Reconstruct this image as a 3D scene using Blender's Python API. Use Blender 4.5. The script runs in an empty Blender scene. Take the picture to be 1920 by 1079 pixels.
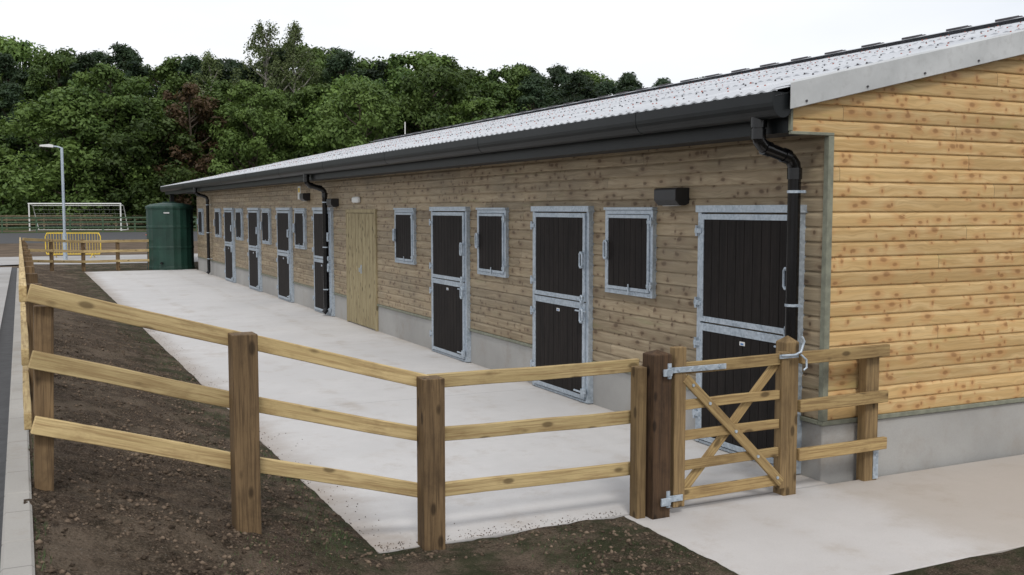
import bpy, math, random
import numpy as np
from mathutils import Vector, Matrix, noise as mnoise
random.seed(7); rng=np.random.default_rng(7)
scene=bpy.context.scene
COL=scene.collection

# ------------------------------------------------------------------ node helper
class NT:
    def __init__(s,name):
        s.mat=bpy.data.materials.new(name); s.mat.use_nodes=True
        s.t=s.mat.node_tree
        s.b=s.t.nodes['Principled BSDF']; s.out=s.t.nodes['Material Output']
    def put(s,sock,v):
        if isinstance(v,bpy.types.NodeSocket): s.t.links.new(v,sock)
        else:
            if hasattr(sock,'default_value'):
                try: sock.default_value=v
                except Exception:
                    sock.default_value=(v[0],v[1],v[2],1.0)
    def n(s,typ,props=None,ins=None):
        nd=s.t.nodes.new(typ)
        for k,v in (props or {}).items(): setattr(nd,k,v)
        for k,v in (ins or {}).items(): s.put(nd.inputs[k],v)
        return nd
    def m(s,op,a,b=0.0,c=None,clamp=False):
        nd=s.n('ShaderNodeMath',{'operation':op,'use_clamp':clamp},{0:a,1:b})
        if c is not None: s.put(nd.inputs[2],c)
        return nd.outputs[0]
    def mix(s,f,a,b,mode='MIX'):
        nd=s.n('ShaderNodeMixRGB',{'blend_type':mode},{0:f})
        for i,v in ((1,a),(2,b)):
            if isinstance(v,(tuple,list)) and len(v)==3: v=(*v,1)
            s.put(nd.inputs[i],v)
        return nd.outputs[0]
    def ss(s,v,a,b,o0=0.0,o1=1.0):
        nd=s.n('ShaderNodeMapRange',{'interpolation_type':'SMOOTHSTEP'},{0:v,1:a,2:b,3:o0,4:o1})
        return nd.outputs[0]
    def noise(s,vec,scale,detail=4,rough=.55,out=0):
        nd=s.n('ShaderNodeTexNoise',None,{'Scale':scale,'Detail':detail,'Roughness':rough})
        if vec is not None: s.put(nd.inputs['Vector'],vec)
        return nd.outputs[out]
    def obj(s): return s.n('ShaderNodeTexCoord').outputs['Object']
    def sep(s,v):
        nd=s.n('ShaderNodeSeparateXYZ',None,{0:v}); return nd.outputs
    def comb(s,x,y,z):
        return s.n('ShaderNodeCombineXYZ',None,{0:x,1:y,2:z}).outputs[0]
    def bump(s,h,strength=.3,dist=.01):
        nd=s.n('ShaderNodeBump',None,{'Strength':strength,'Distance':dist,'Height':h})
        s.put(s.b.inputs['Normal'],nd.outputs[0])
    def fin(s,col=None,rough=None,metal=None,spec=None):
        if col is not None:
            if isinstance(col,(tuple,list)) and len(col)==3: col=(*col,1)
            s.put(s.b.inputs['Base Color'],col)
        if rough is not None: s.put(s.b.inputs['Roughness'],rough)
        if metal is not None: s.put(s.b.inputs['Metallic'],metal)
        if spec is not None: s.put(s.b.inputs['Specular IOR Level'],spec)
        return s.mat

def cladding_mat(name,axis,cA,cB,cC,knot,P=.12,off=0.0,dirt=0.0,L=5.4,kscale=.26,kamt=.7,hamt=.4,keepth=.35):
    s=NT(name); o=s.sep(s.obj()); a=o[axis]; z=o[2]
    zr=s.m('DIVIDE',s.m('SUBTRACT',z,off),P)
    row=s.m('FLOOR',zr)
    r1=s.n('ShaderNodeTexWhiteNoise',{'noise_dimensions':'1D'},{'W':row}).outputs[0]
    ap=s.m('ADD',s.m('DIVIDE',a,L),s.m('MULTIPLY',r1,7.0))
    piece=s.m('FLOOR',ap)
    wn=s.n('ShaderNodeTexWhiteNoise',{'noise_dimensions':'3D'},{'Vector':s.comb(row,piece,3.3)})
    r2=wn.outputs[0]; rc=s.sep(wn.outputs[1])
    sh=s.m('MULTIPLY',r2,40.0)
    wob=s.m('MULTIPLY',s.noise(s.comb(s.m('MULTIPLY',a,2.6),s.m('MULTIPLY',z,9.0),sh),1.0,2),1.2)
    grain=s.noise(s.comb(s.m('ADD',s.m('MULTIPLY',a,2.0),sh),s.m('ADD',s.m('MULTIPLY',z,70.0),s.m('MULTIPLY',wob,7.0)),sh),1.0,5,.65)
    streak=s.noise(s.comb(s.m('ADD',s.m('MULTIPLY',a,1.3),sh),s.m('ADD',s.m('MULTIPLY',z,22.0),s.m('MULTIPLY',wob,2.0)),r2),1.0,3,.55)
    def knots(ks,seed,rmin,rvar,th):
        kv=s.comb(s.m('ADD',s.m('DIVIDE',a,ks),s.m('ADD',sh,seed)),s.m('ADD',zr,s.m('MULTIPLY',s.noise(s.comb(a,z,seed),3.0),.5)),0.0)
        vo=s.n('ShaderNodeTexVoronoi',{'voronoi_dimensions':'2D','feature':'F1'},{'Vector':kv,'Scale':1.0,'Randomness':1.0})
        d=vo.outputs['Distance']; vc=s.sep(vo.outputs['Color'])
        keep=s.m('GREATER_THAN',vc[0],th)
        rad=s.m('ADD',s.m('MULTIPLY',vc[1],rvar),rmin)
        q=s.m('DIVIDE',d,rad)
        return s.m('MULTIPLY',s.ss(q,.45,1.2,1.0,0.0),keep), s.m('MULTIPLY',s.ss(q,.8,3.4,1.0,0.0),keep)
    k1,h1=knots(kscale,0.0,.06,.15,keepth)
    k2,h2=knots(kscale*.42,13.7,.06,.14,.72)
    km=s.m('MAXIMUM',k1,k2); halo=s.m('MAXIMUM',h1,h2)
    base=s.mix(s.ss(rc[0],0,1),cA,cB)
    base=s.mix(s.m('MULTIPLY',s.ss(streak,.40,.66),.7),base,cC)
    base=s.mix(s.ss(grain,.40,.72,0,.45),base,tuple(c*.52 for c in cA))
    base=s.mix(s.m('MULTIPLY',halo,hamt),base,tuple(k*2.0 for k in knot))
    base=s.mix(s.m('MULTIPLY',km,kamt),base,knot)
    big=s.noise(s.comb(s.m('MULTIPLY',a,.5),z,0.0),1.6,4)
    if dirt>0: base=s.mix(s.ss(big,.4,.75,0,dirt),base,(.17,.155,.12))
    # a few greenish preservative smears
    sm=s.noise(s.comb(s.m('MULTIPLY',a,1.1),s.m('MULTIPLY',z,7.0),4.0),1.0,4,.6)
    base=s.mix(s.ss(sm,.60,.74,0,.35),base,(cA[0]*.62,cA[1]*.85,cA[2]*.6))
    val=s.m('ADD',s.m('MULTIPLY',rc[1],.24),.88)
    base=s.mix(1.0,base,s.comb(val,val,val),'MULTIPLY')
    fr=s.m('FRACT',ap); jt=s.m('LESS_THAN',fr,.0008)
    base=s.mix(s.m('MULTIPLY',jt,.7),base,(.05,.035,.02))
    s.bump(s.m('SUBTRACT',grain,km),.35,.004)
    return s.fin(base,s.ss(grain,.2,.8,.48,.75),spec=.32)

def lumber_mat(name,axis,cA,cB,cdark,knots=True,sc=1.0):
    s=NT(name); o=s.obj()
    rnd=s.n('ShaderNodeObjectInfo').outputs['Random']
    ox=s.sep(o); a=ox[axis]; others=[ox[i] for i in range(3) if i!=axis]
    sh=s.m('MULTIPLY',rnd,57.0)
    grain=s.noise(s.comb(s.m('ADD',s.m('MULTIPLY',a,2.6),sh),s.m('MULTIPLY',others[0],70.0*sc),s.m('MULTIPLY',others[1],70.0*sc)),1.0,6,.65)
    st=s.noise(s.comb(s.m('ADD',s.m('MULTIPLY',a,1.6),sh),s.m('MULTIPLY',others[0],16.0),s.m('MULTIPLY',others[1],16.0)),1.0,4)
    blot=s.noise(s.comb(s.m('ADD',s.m('MULTIPLY',a,3.0),sh),s.m('MULTIPLY',others[0],4.0),s.m('MULTIPLY',others[1],6.0)),1.0,5,.7)
    base=s.mix(s.ss(st,.35,.68),cA,cB)
    base=s.mix(s.ss(grain,.42,.66,0,.8),base,cdark)
    base=s.mix(s.ss(blot,.48,.72,0,.6),base,tuple(c*.9 for c in cdark))
    v=s.m('ADD',s.m('MULTIPLY',rnd,.34),.83)
    base=s.mix(1.0,base,s.comb(v,v,v),'MULTIPLY')
    if knots:
        kv=s.comb(s.m('ADD',s.m('DIVIDE',a,.22),sh),s.m('DIVIDE',others[0],.1),s.m('DIVIDE',others[1],.1))
        vo=s.n('ShaderNodeTexVoronoi',{'feature':'F1'},{'Vector':kv,'Scale':1.0})
        km=s.ss(vo.outputs['Distance'],.12,.26,1,0)
        base=s.mix(s.m('MULTIPLY',km,.75),base,tuple(c*.35 for c in cdark))
    s.bump(grain,.6,.006)
    return s.fin(base,.78,spec=.22)

def plain(name,col,rough=.6,metal=0.0,var=.15,scale=8.0,spec=.5,bump=0.0):
    s=NT(name); o=s.obj()
    nz=s.noise(o,scale,5,.6)
    c=s.mix(s.ss(nz,.3,.7),tuple(x*(1-var) for x in col),tuple(min(1,x*(1+var)) for x in col))
    if bump: s.bump(nz,bump,.01)
    return s.fin(c,rough,metal,spec)

def galv_mat():
    s=NT('galvanised_steel'); o=s.obj()
    vo=s.n('ShaderNodeTexVoronoi',None,{'Vector':o,'Scale':45.0})
    vv=s.sep(vo.outputs['Color'])[0]
    nz=s.noise(o,5.0,4)
    c=s.mix(vv,(.31,.37,.43),(.49,.55,.61))
    c=s.mix(s.ss(nz,.35,.7,0,.4),c,(.55,.60,.65))
    return s.fin(c,s.ss(vv,0,1,.35,.6),.45)

def soil_mat():
    s=NT('soil'); o=s.obj(); p=s.sep(o)
    n1=s.noise(o,1.3,6,.65); n2=s.noise(o,11.0,6,.75); n3=s.noise(o,70.0,4,.75); n4=s.noise(o,3.0,5,.65)
    c=s.mix(s.ss(n2,.32,.68),(.038,.027,.019),(.135,.098,.070))
    c=s.mix(s.ss(n1,.45,.62,0,.6),c,(.23,.178,.130))
    c=s.mix(s.ss(n3,.50,.66,0,.7),c,(.26,.205,.155))
    c=s.mix(s.ss(n3,.36,.46,.65,0),c,(.022,.015,.011))
    vo=s.n('ShaderNodeTexVoronoi',None,{'Vector':o,'Scale':38.0})
    st=s.m('MULTIPLY',s.ss(vo.outputs['Distance'],.10,.2,1,0),s.m('GREATER_THAN',s.sep(vo.outputs['Color'])[0],.8))
    c=s.mix(s.m('MULTIPLY',st,.7),c,(.32,.29,.25))
    edge=s.ss(p[0],1.1,1.9)
    g=s.m('MULTIPLY',s.ss(n4,.40,.62),s.m('ADD',s.m('MULTIPLY',edge,.65),.08))
    c=s.mix(g,c,(.032,.046,.018))
    h=s.m('ADD',s.m('MULTIPLY',n2,1.0),s.m('MULTIPLY',n3,.6))
    s.bump(h,1.0,.05)
    return s.fin(c,.95,spec=.12)

def concrete_mat(name,base,joint=None,edge=False,dark=.8,stain=.38):
    s=NT(name); o=s.obj(); p=s.sep(o)
    n1=s.noise(o,.55,5,.6); n2=s.noise(o,6.0,6,.65); n3=s.noise(o,90.0,3,.6); n4=s.noise(o,1.7,6,.7)
    n5=s.noise(o,.9,7,.75)
    c=s.mix(s.ss(n1,.3,.7),tuple(b*dark for b in base),base)
    c=s.mix(s.ss(n2,.35,.7,0,.4),c,tuple(b*.86 for b in base))
    c=s.mix(s.ss(n4,.52,.72,0,stain),c,(base[0]*.68,base[1]*.60,base[2]*.52))
    c=s.mix(s.ss(n5,.55,.66,0,.34),c,(base[0]*.64,base[1]*.57,base[2]*.50))
    c=s.mix(s.ss(n3,.4,.7,0,.2),c,tuple(b*.65 for b in base))
    if edge:
        e1=s.ss(s.m('ADD',p[0],s.m('MULTIPLY',n4,-.6)),1.6,2.15,1,0)
        c=s.mix(s.m('MULTIPLY',e1,.6),c,(.25,.19,.14))
        e2=s.ss(s.m('ADD',p[0],s.m('MULTIPLY',n4,.7)),5.75,6.25,0,1)
        c=s.mix(s.m('MULTIPLY',e2,.45),c,(.33,.27,.2))
        e3=s.ss(s.m('ADD',p[1],s.m('MULTIPLY',n4,-1.0)),5.55,6.2,1,0)
        c=s.mix(s.m('MULTIPLY',e3,.2),c,(.30,.24,.19))
        # faint muddy wheel tracks along the apron
        for x0 in (3.2,4.75):
            w=s.m('ABSOLUTE',s.m('SUBTRACT',s.m('ADD',p[0],s.m('MULTIPLY',s.noise(s.comb(0.0,p[1],x0),.25,2),.5)),x0+.25))
            tr=s.m('MULTIPLY',s.ss(w,.05,.16,1,0),s.ss(n4,.42,.66))
            c=s.mix(s.m('MULTIPLY',tr,.28),c,(.34,.28,.22))
    if joint:
        ax,per,o0=joint
        fr=s.m('FRACT',s.m('DIVIDE',s.m('SUBTRACT',p[ax],o0),per))
        c=s.mix(s.m('MULTIPLY',s.m('LESS_THAN',fr,.012/per),.55),c,tuple(b*.35 for b in base))
    s.bump(s.m('ADD',n3,n2),.2,.005)
    return s.fin(c,.85,spec=.25)

def leaf_mat(name,c1,c2,c3):
    s=NT(name)
    at=s.n('ShaderNodeAttribute',{'attribute_name':'rnd'}).outputs['Fac']
    orr=s.n('ShaderNodeObjectInfo').outputs['Random']
    c=s.mix(at,c1,c2)
    c=s.mix(s.ss(orr,.3,1.0,0,.5),c,c3)
    w=s.n('ShaderNodeTexWhiteNoise',{'noise_dimensions':'1D'},{'W':s.m('MULTIPLY',orr,91.0)}).outputs[0]
    v=s.m('ADD',s.m('MULTIPLY',w,.9),.60)
    c=s.mix(1.0,c,s.comb(v,v,v),'MULTIPLY')
    s.fin(c,.55,spec=.28)
    tr=s.n('ShaderNodeBsdfTranslucent',None,{'Color':s.mix(.4,c,(.12,.16,.02))})
    mx=s.n('ShaderNodeMixShader',None,{0:.28,1:s.b.outputs[0],2:tr.outputs[0]})
    s.t.links.new(mx.outputs[0],s.out.inputs[0])
    return s.mat

M={}
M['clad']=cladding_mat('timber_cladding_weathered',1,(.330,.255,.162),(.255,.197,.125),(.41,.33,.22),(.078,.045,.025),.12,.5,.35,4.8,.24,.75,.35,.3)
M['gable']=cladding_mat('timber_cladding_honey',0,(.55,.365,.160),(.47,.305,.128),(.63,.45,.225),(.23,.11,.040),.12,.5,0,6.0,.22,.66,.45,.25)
M['green']=plain('green_trim_timber',(.195,.20,.15),.7,var=.2,scale=12)
M['plinth']=concrete_mat('plinth_concrete',(.42,.41,.39),None,dark=.74)
M['apron']=concrete_mat('apron_concrete',(.615,.60,.59),(1,4.9,6.1),True,.88,.32)
M['kerb']=concrete_mat('kerb_concrete',(.40,.38,.35),(1,.915,0.0))
M['road']=concrete_mat('road_concrete',(.42,.41,.40),(1,6.0,0))
M['galv']=galv_mat()
M['black']=plain('black_plastic',(.005,.005,.006),.22,var=.2)
M['fascia']=plain('dark_gutter',(.007,.009,.010),.42,var=.25,scale=3,spec=.3)
M['soffit']=plain('dark_soffit',(.025,.025,.025),.7)
M['infill']=lumber_mat('door_infill_board',2,(.014,.011,.010),(.023,.018,.016),(.009,.007,.006),False)
M['lamp']=plain('lamp_black',(.015,.015,.017),.4)
M['white']=plain('white_plastic',(.7,.7,.68),.4,var=.05)
M['yellow']=plain('yellow_paint',(.75,.52,.04),.45,var=.1)
M['blue']=plain('blue_badge',(.08,.2,.45),.4)
M['sdoor']=lumber_mat('store_door_timber',2,(.41,.345,.205),(.33,.275,.16),(.23,.18,.10))
M['railX']=lumber_mat('fence_rail_timber',0,(.56,.43,.22),(.45,.34,.165),(.30,.20,.095))
M['post']=lumber_mat('fence_post_timber',2,(.205,.135,.070),(.145,.095,.050),(.075,.048,.027))
M['postdark']=lumber_mat('gate_post_timber',2,(.095,.055,.030),(.066,.040,.023),(.035,.022,.014))
M['gateX']=lumber_mat('gate_rail_timber',0,(.40,.285,.130),(.32,.22,.10),(.19,.12,.055))
M['gateZ']=lumber_mat('gate_stile_timber',2,(.28,.19,.092),(.21,.143,.07),(.13,.084,.042))
M['soil']=soil_mat()
M['clod']=plain('soil_clod',(.125,.093,.067),.95,var=.75,scale=9,spec=.1)
M['asph']=plain('asphalt',(.05,.05,.052),.85,var=.2)
M['field']=plain('grass_field',(.055,.075,.028),.9,var=.35,scale=.4,spec=.1)
M['earth']=plain('bare_earth',(.12,.09,.065),.95,var=.3,scale=.8,spec=.1)
M['tank']=plain('green_tank_plastic',(.010,.042,.029),.55,var=.2,scale=3)
M['wgreen']=plain('painted_green_fence',(.06,.10,.055),.8,var=.3)
M['wbrown']=plain('weathered_fence',(.16,.125,.075),.8,var=.3)
M['orange']=plain('orange_plastic',(.75,.13,.03),.5)
M['bark']=plain('bark',(.07,.052,.038),.9,var=.35,scale=6,bump=.4)
M['barkp']=plain('birch_bark',(.28,.26,.23),.85,var=.35,scale=4)
M['grassb']=plain('grass_blades',(.055,.095,.028),.7,var=.4,scale=5)
s=NT('fibre_cement_roof'); o=s.obj(); n1=s.noise(o,.8,5,.6); n2=s.noise(o,25.0,4)
c=s.mix(s.ss(n1,.3,.7),(.46,.475,.50),(.56,.575,.60)); c=s.mix(s.ss(n2,.4,.7,0,.2),c,(.40,.41,.43))
M['roof']=s.fin(c,.65,spec=.35)
s=NT('fibre_cement_trim'); o=s.obj(); n1=s.noise(o,1.8,5,.6); n2=s.noise(o,14.0,5,.6)
c=s.mix(s.ss(n1,.3,.7),(.42,.43,.43),(.55,.56,.56)); c=s.mix(s.ss(n2,.5,.7,0,.3),c,(.34,.34,.33)); M['barge']=s.fin(c,.6)
M['red']=plain('red_cap',(.32,.09,.06),.5); M['dcap']=plain('dark_cap',(.05,.045,.05),.5)

# ------------------------------------------------------------------ mesh builder
def empty(name,loc=(0,0,0)):
    e=bpy.data.objects.new(name,None); e.location=loc; e.empty_display_size=.3; COL.objects.link(e); return e
class MB:
    def __init__(s): s.v=[]; s.f=[]; s.mi=[]; s.sm=[]
    def add(s,vs,fs,mi=0,sm=False):
        b=len(s.v); s.v+= [tuple(v) for v in vs]
        for f in fs: s.f.append(tuple(b+i for i in f)); s.mi.append(mi); s.sm.append(sm)
    def box(s,x0,x1,y0,y1,z0,z1,mi=0):
        vs=[(x0,y0,z0),(x1,y0,z0),(x1,y1,z0),(x0,y1,z0),(x0,y0,z1),(x1,y0,z1),(x1,y1,z1),(x0,y1,z1)]
        s.add(vs,[(0,3,2,1),(4,5,6,7),(0,1,5,4),(1,2,6,5),(2,3,7,6),(3,0,4,7)],mi)
    def tube(s,pts,r,seg=12,mi=0,cap=True,radii=None):
        pts=[Vector(p) for p in pts]; n=len(pts); rings=[]
        up=Vector((0,0,1))
        prev=None
        for i,p in enumerate(pts):
            if i==0: t=(pts[1]-p).normalized()
            elif i==n-1: t=(p-pts[i-1]).normalized()
            else: t=((pts[i+1]-p).normalized()+(p-pts[i-1]).normalized()).normalized()
            if prev is None:
                a=t.cross(up)
                if a.length<.05: a=t.cross(Vector((1,0,0)))
                a.normalize()
            else: a=(prev-t*prev.dot(t)).normalized()
            prev=a; b=t.cross(a)
            k=1.0
            if 0<i<n-1:
                cth=(pts[i+1]-p).normalized().dot((p-pts[i-1]).normalized()); k=1/max(.6,math.sqrt(max(.01,(1+cth)/2)))
            rr=radii[i] if radii else r
            rings.append([p+(a*math.cos(2*math.pi*j/seg)+b*math.sin(2*math.pi*j/seg))*rr*(k if k<1.3 else 1.3) for j in range(seg)])
        vs=[v for ring in rings for v in ring]; fs=[]
        for i in range(n-1):
            for j in range(seg):
                k=(j+1)%seg; fs.append((i*seg+j,i*seg+k,(i+1)*seg+k,(i+1)*seg+j))
        s.add(vs,fs,mi,True)
        if cap:
            s.add(rings[0],[tuple(range(seg))],mi); s.add(rings[-1],[tuple(reversed(range(seg)))],mi)
    def prism(s,prof,axis,a0,a1,mi=0,closed=True,sm=False):
        n=len(prof)
        def P(a,q): return (a,q[0],q[1]) if axis=='X' else ((q[0],a,q[1]) if axis=='Y' else (q[0],q[1],a))
        vs=[P(a0,q) for q in prof]+[P(a1,q) for q in prof]
        fs=[(i,(i+1)%n,n+(i+1)%n,n+i) for i in range(n if closed else n-1)]
        s.add(vs,fs,mi,sm)
        if closed: s.add([P(a0,q) for q in prof],[tuple(range(n))],mi); s.add([P(a1,q) for q in prof],[tuple(reversed(range(n)))],mi)
    def build(s,name,mats,parent=None,bevel=0,loc=None,rot=None,segs=1):
        me=bpy.data.meshes.new(name); me.from_pydata(s.v,[],s.f)
        for m in mats: me.materials.append(m)
        me.polygons.foreach_set('material_index',s.mi); me.polygons.foreach_set('use_smooth',s.sm)
        me.validate(); me.update()
        import bmesh
        bm=bmesh.new(); bm.from_mesh(me); bmesh.ops.recalc_face_normals(bm,faces=bm.faces); bm.to_mesh(me); bm.free()
        ob=bpy.data.objects.new(name,me); COL.objects.link(ob)
        if loc is not None: ob.location=loc
        if rot is not None: ob.rotation_euler=rot
        if bevel:
            b=ob.modifiers.new('bevel','BEVEL'); b.width=bevel; b.segments=segs; b.limit_method='ANGLE'
        if parent:
            ob.parent=parent
            ob.matrix_parent_inverse=Matrix.Translation(parent.location).inverted()
        return ob

# ------------------------------------------------------------------ terrain function
def sst(a,b,x):
    t=min(1,max(0,(x-a)/(b-a))); return t*t*(3-2*t)
def RD(y): return .70-.016*(min(max(y,2.0),40)-6)
def farH(y): return .10+.30*sst(50,95,y)
def gh(x,y,raw=False):
    r=RD(y)
    if x<=-.05: h=r-.16
    elif x<2: h=(r-.03)*(1-max(x,0)/2)
    else: h=0.0
    n=0
    if not raw and -.1<x<30 and y<40:
        n=.034*mnoise.noise(Vector((x*1.3,y*1.3,0)))+.030*mnoise.noise(Vector((x*3.6,y*3.6,3)))+.020*mnoise.noise(Vector((x*9,y*9,9)))+.014*mnoise.noise(Vector((x*19,y*19,7)))
        n*=1-.62*sst(1.5,2.1,x)
        if y<6.1 and x>2: h-=.004
    h+=n
    def ins(x0,y0): return min(x-x0,y-y0,38.6-y)
    q=max(ins(2.0,6.1), min(x-3.85,y-4.4,38.6-y))
    if q>0: h=min(h,0.012)-min(.12,1.3*q)
    t=sst(38.6,45,y)
    return h*(1-t)+farH(y)*t

def grid(name,xs,ys,zf,mat,smooth=True):
    vs=[(x,y,zf(x,y)) for y in ys for x in xs]; nx=len(xs)
    fs=[(j*nx+i,j*nx+i+1,(j+1)*nx+i+1,(j+1)*nx+i) for j in range(len(ys)-1) for i in range(nx-1)]
    me=bpy.data.meshes.new(name); me.from_pydata(vs,[],fs); me.materials.append(mat)
    me.polygons.foreach_set('use_smooth',[smooth]*len(fs)); me.update()
    ob=bpy.data.objects.new(name,me); COL.objects.link(ob); return ob
def ar(a,b,st):
    n=max(1,int(round((b-a)/st))); return [a+(b-a)*i/n for i in range(n)]
xs=[-1500,-400,-120,-60,-30,-12,-5,-2,-.5,-.14]+ar(-.05,4.2,.022)+ar(4.2,8,.3)+ar(8,30,3)+[30,60,120,400,1500]
ys=[-300,-80,-20,-5,0,2]+ar(3,9,.022)+ar(9,16,.06)+ar(16,40,.3)+ar(40,60,1.5)+ar(60,110,6)+[110,200,500,2500]
ground=grid('ground',xs,ys,gh,M['soil'])

def strip(name,x0,x1,y0,y1,mat,dz,st=2.0):
    return grid(name,ar(x0,x1,st)+[x1],ar(y0,y1,st)+[y1],lambda x,y: gh(x,y,True)+dz,mat)
grid('road',[-7,-3,-.30],ar(-6,41,2)+[41],lambda x,y: RD(y)-.05,M['road'])
grid('drainage_channel',[-.30,-.285,-.135,-.12],ar(-6,41,2)+[41],lambda x,y: RD(y)-(.07 if -.29<x<-.13 else .051),M['asph'])
b=MB(); yy=-6.0
while yy<38:
    y1=yy+.905
    z0,z1=RD(yy),RD(y1)
    b.add([(-.12,yy,z0-.2),(0.01,yy,z0-.2),(0.01,y1,z1-.2),(-.12,y1,z1-.2),(-.12,yy,z0),(0.01,yy,z0),(0.01,y1,z1),(-.12,y1,z1)],
          [(0,3,2,1),(4,5,6,7),(0,1,5,4),(1,2,6,5),(2,3,7,6),(3,0,4,7)])
    yy+=.915
b.build('kerb',[M['kerb']],bevel=.012)
b=MB(); b.box(2.0,5.79,6.1,38.6,-.14,0.0); b.build('concrete_apron',[M['apron']],bevel=.006)
b=MB(); b.box(3.85,30,4.4,6.094,-.14,-.002); b.build('concrete_path',[M['apron']],bevel=.006)
strip('access_road',-60,14,42.5,49.5,M['road'],.012)
strip('bare_earth',-90,60,49.6,66,M['earth'],.010,4)
strip('asphalt_yard',-120,80,66.1,86,M['asph'],.012,5)
strip('grass_field',-400,400,86.1,600,M['field'],.014,20)

def clods(name,n,mat,smin,smax,pw=3,ymax=16):
    b=MB()
    fc=[(0,1,4),(1,2,4),(2,3,4),(3,0,4),(1,0,5),(2,1,5),(3,2,5),(0,3,5)]
    oc=[(1,0,0),(0,1,0),(-1,0,0),(0,-1,0),(0,0,1),(0,0,-1)]
    k=0
    while k<n:
        y=3.2+(random.random()**2.0)*ymax; x=random.uniform(.02,3.8)
        if x>1.95 and y>6.05: continue
        if mnoise.noise(Vector((x*1.7,y*1.7,2)))<random.uniform(-.5,.25): continue
        k+=1
        sz=smin+(smax-smin)*random.random()**pw
        z=gh(x,y); rot=random.random()*1.57; cr,sr=math.cos(rot),math.sin(rot)
        vs=[]
        for q in oc:
            f=sz*random.uniform(.55,1.25); qx=q[0]*cr-q[1]*sr+random.uniform(-.25,.25); qy=q[0]*sr+q[1]*cr+random.uniform(-.25,.25)
            vs.append((x+qx*f,y+qy*f,z+q[2]*f*.65+sz*.15))
        b.add(vs,fc,0,True)
    # crumbs spilled on the edge of the slab
    for k in range(900):
        if random.random()<.6: x=2.0+abs(random.gauss(0,.12)); y=6.15+random.random()*18
        else: x=random.uniform(2.0,3.85); y=6.1+abs(random.gauss(0,.08))
        sz=random.uniform(.002,.007); vs=[(x+q[0]*sz*random.uniform(.6,1.2),y+q[1]*sz*random.uniform(.6,1.2),.001+sz*.5+q[2]*sz*.6) for q in oc]
        b.add(vs,fc,0,True)
    b.build(name,[mat])
clods('soil_clods',26000,M['clod'],.003,.026,4)
b=MB()
for k in range(6000):
    if random.random()<.55: 
        x=1.97-abs(random.gauss(0,.22)); y=6+random.random()**1.6*22
    elif random.random()<.25: x=random.uniform(.012,.07); y=4+random.random()**1.5*24
    else: x=random.uniform(.6,3.8); y=random.uniform(3.6,6.05)
    if mnoise.noise(Vector((x*2.1,y*1.1,5)))<-.0: continue
    z=gh(x,y)
    for q in range(2):
        a=random.uniform(0,6.28); h=random.uniform(.008,.028)*(1.8 if x<.1 else 1); w=.0022; l=random.uniform(-.015,.015)
        dx,dy=math.cos(a)*w,math.sin(a)*w
        xx=x+random.uniform(-.01,.01); yy=y+random.uniform(-.01,.01)
        b.add([(xx-dx,yy-dy,z-.005),(xx+dx,yy+dy,z-.005),(xx+l,yy+l,z+h)],[(0,1,2)])
b.build('grass_seedlings',[M['grassb']])

# ------------------------------------------------------------------ stable building
XW=5.76; Y0=6.16; Y1=37.9; YR=43.3; XR=14.25; XE=2*XR-XW
stable=empty('wooden_stable_building',(XW,Y0,0))
def rz(x): return 3.10+.225*((x if x<=XR else 2*XR-x)-5.2)
P=.12
def clad_profile(z0): return [(.004,z0),(0,z0+.008),(0,z0+.088),(.006,z0+.104),(.014,z0+.113),(.014,z0+.12)]
b=MB()
for i in range(20):
    z0=.5+i*P
    prof=[(XW+q[0],q[1]) for q in clad_profile(z0)]+[(XW+.004,z0+.12)]
    if i==19: prof=[(XW,z0),(XW,z0+.08)]
    b.prism(prof,'Y',Y0+.045,Y1,0,closed=False)
b.build('front_wall_cladding',[M['clad']],stable)
b=MB()
i=0
while True:
    z0=.5+i*P; zt=z0+.12
    if zt>rz(XR)-.1: break
    xs_=XW+.045
    if z0>=2.77: xs_=5.386
    need=5.2+(zt+.04-3.10)/.225
    xs_=max(xs_,need if need>5.4 else xs_)
    xe_=2*XR-xs_
    if xe_-xs_<.2: break
    prof=[(Y0+q[0],q[1]) for q in clad_profile(z0)]+[(Y0+.004,zt)]
    b.prism(prof,'X',xs_,xe_,0,closed=False); i+=1
b.build('gable_wall_cladding',[M['gable']],stable)
b=MB()
b.box(XW+.02,XE-.02,Y0+.02,Y1-.01,.45,2.92)
b.prism([(XW+.02,2.92),(XE-.02,2.92),(XE-.02,rz(XE)-.13),(XR,rz(XR)-.13),(XW+.02,rz(XW)-.13)],'Y',Y0+.02,Y1,0)
b.box(8.0,XE-.02,Y1,43.0,-.1,2.9)
b.build('inner_wall',[M['clad']],stable)
b=MB()
b.box(XW+.012,XE,Y0+.012,Y1,-.1,.46)
b.build('concrete_plinth',[M['plinth']],stable,bevel=.01)
b=MB()
b.box(XW-.012,XE,Y0-.014,Y0+.05,.462,.498)
b.box(XW-.012,XW+.05,Y0+.052,Y1,.462,.496)
b.box(XW-.012,XW+.043,Y0-.012,Y0+.043,.500,2.774)
b.box(5.365,XW+.043,Y0-.012,Y0+.02,2.776,2.80)
b.box(5.36,5.384,Y0-.011,Y0+.02,2.802,2.99)
b.build('corner_trim',[M['green']],stable,bevel=.003)
b=MB(); b.box(5.385,XW+.02,Y0+.022,YR-.02,2.80,2.815); b.build('soffit',[M['soffit']],stable)
b=MB(); b.box(5.36,5.384,Y0+.022,YR-.02,2.79,3.06)
b.build('fascia',[M['fascia']],stable)
b=MB(); b.box(7.98,8.0,Y1,43.0,0,3.2); b.box(XW+.02,8.0,Y1,Y1+.02,0,3.0); b.box(5.5,5.65,42.9,43.05,0,2.8); b.box(5.4,8,Y1+.03,43.2,2.83,2.86)
b.build('end_bay_wall',[M['soffit']],stable)
b=MB(); gp=[]
cx,cz=5.262,3.01
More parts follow.
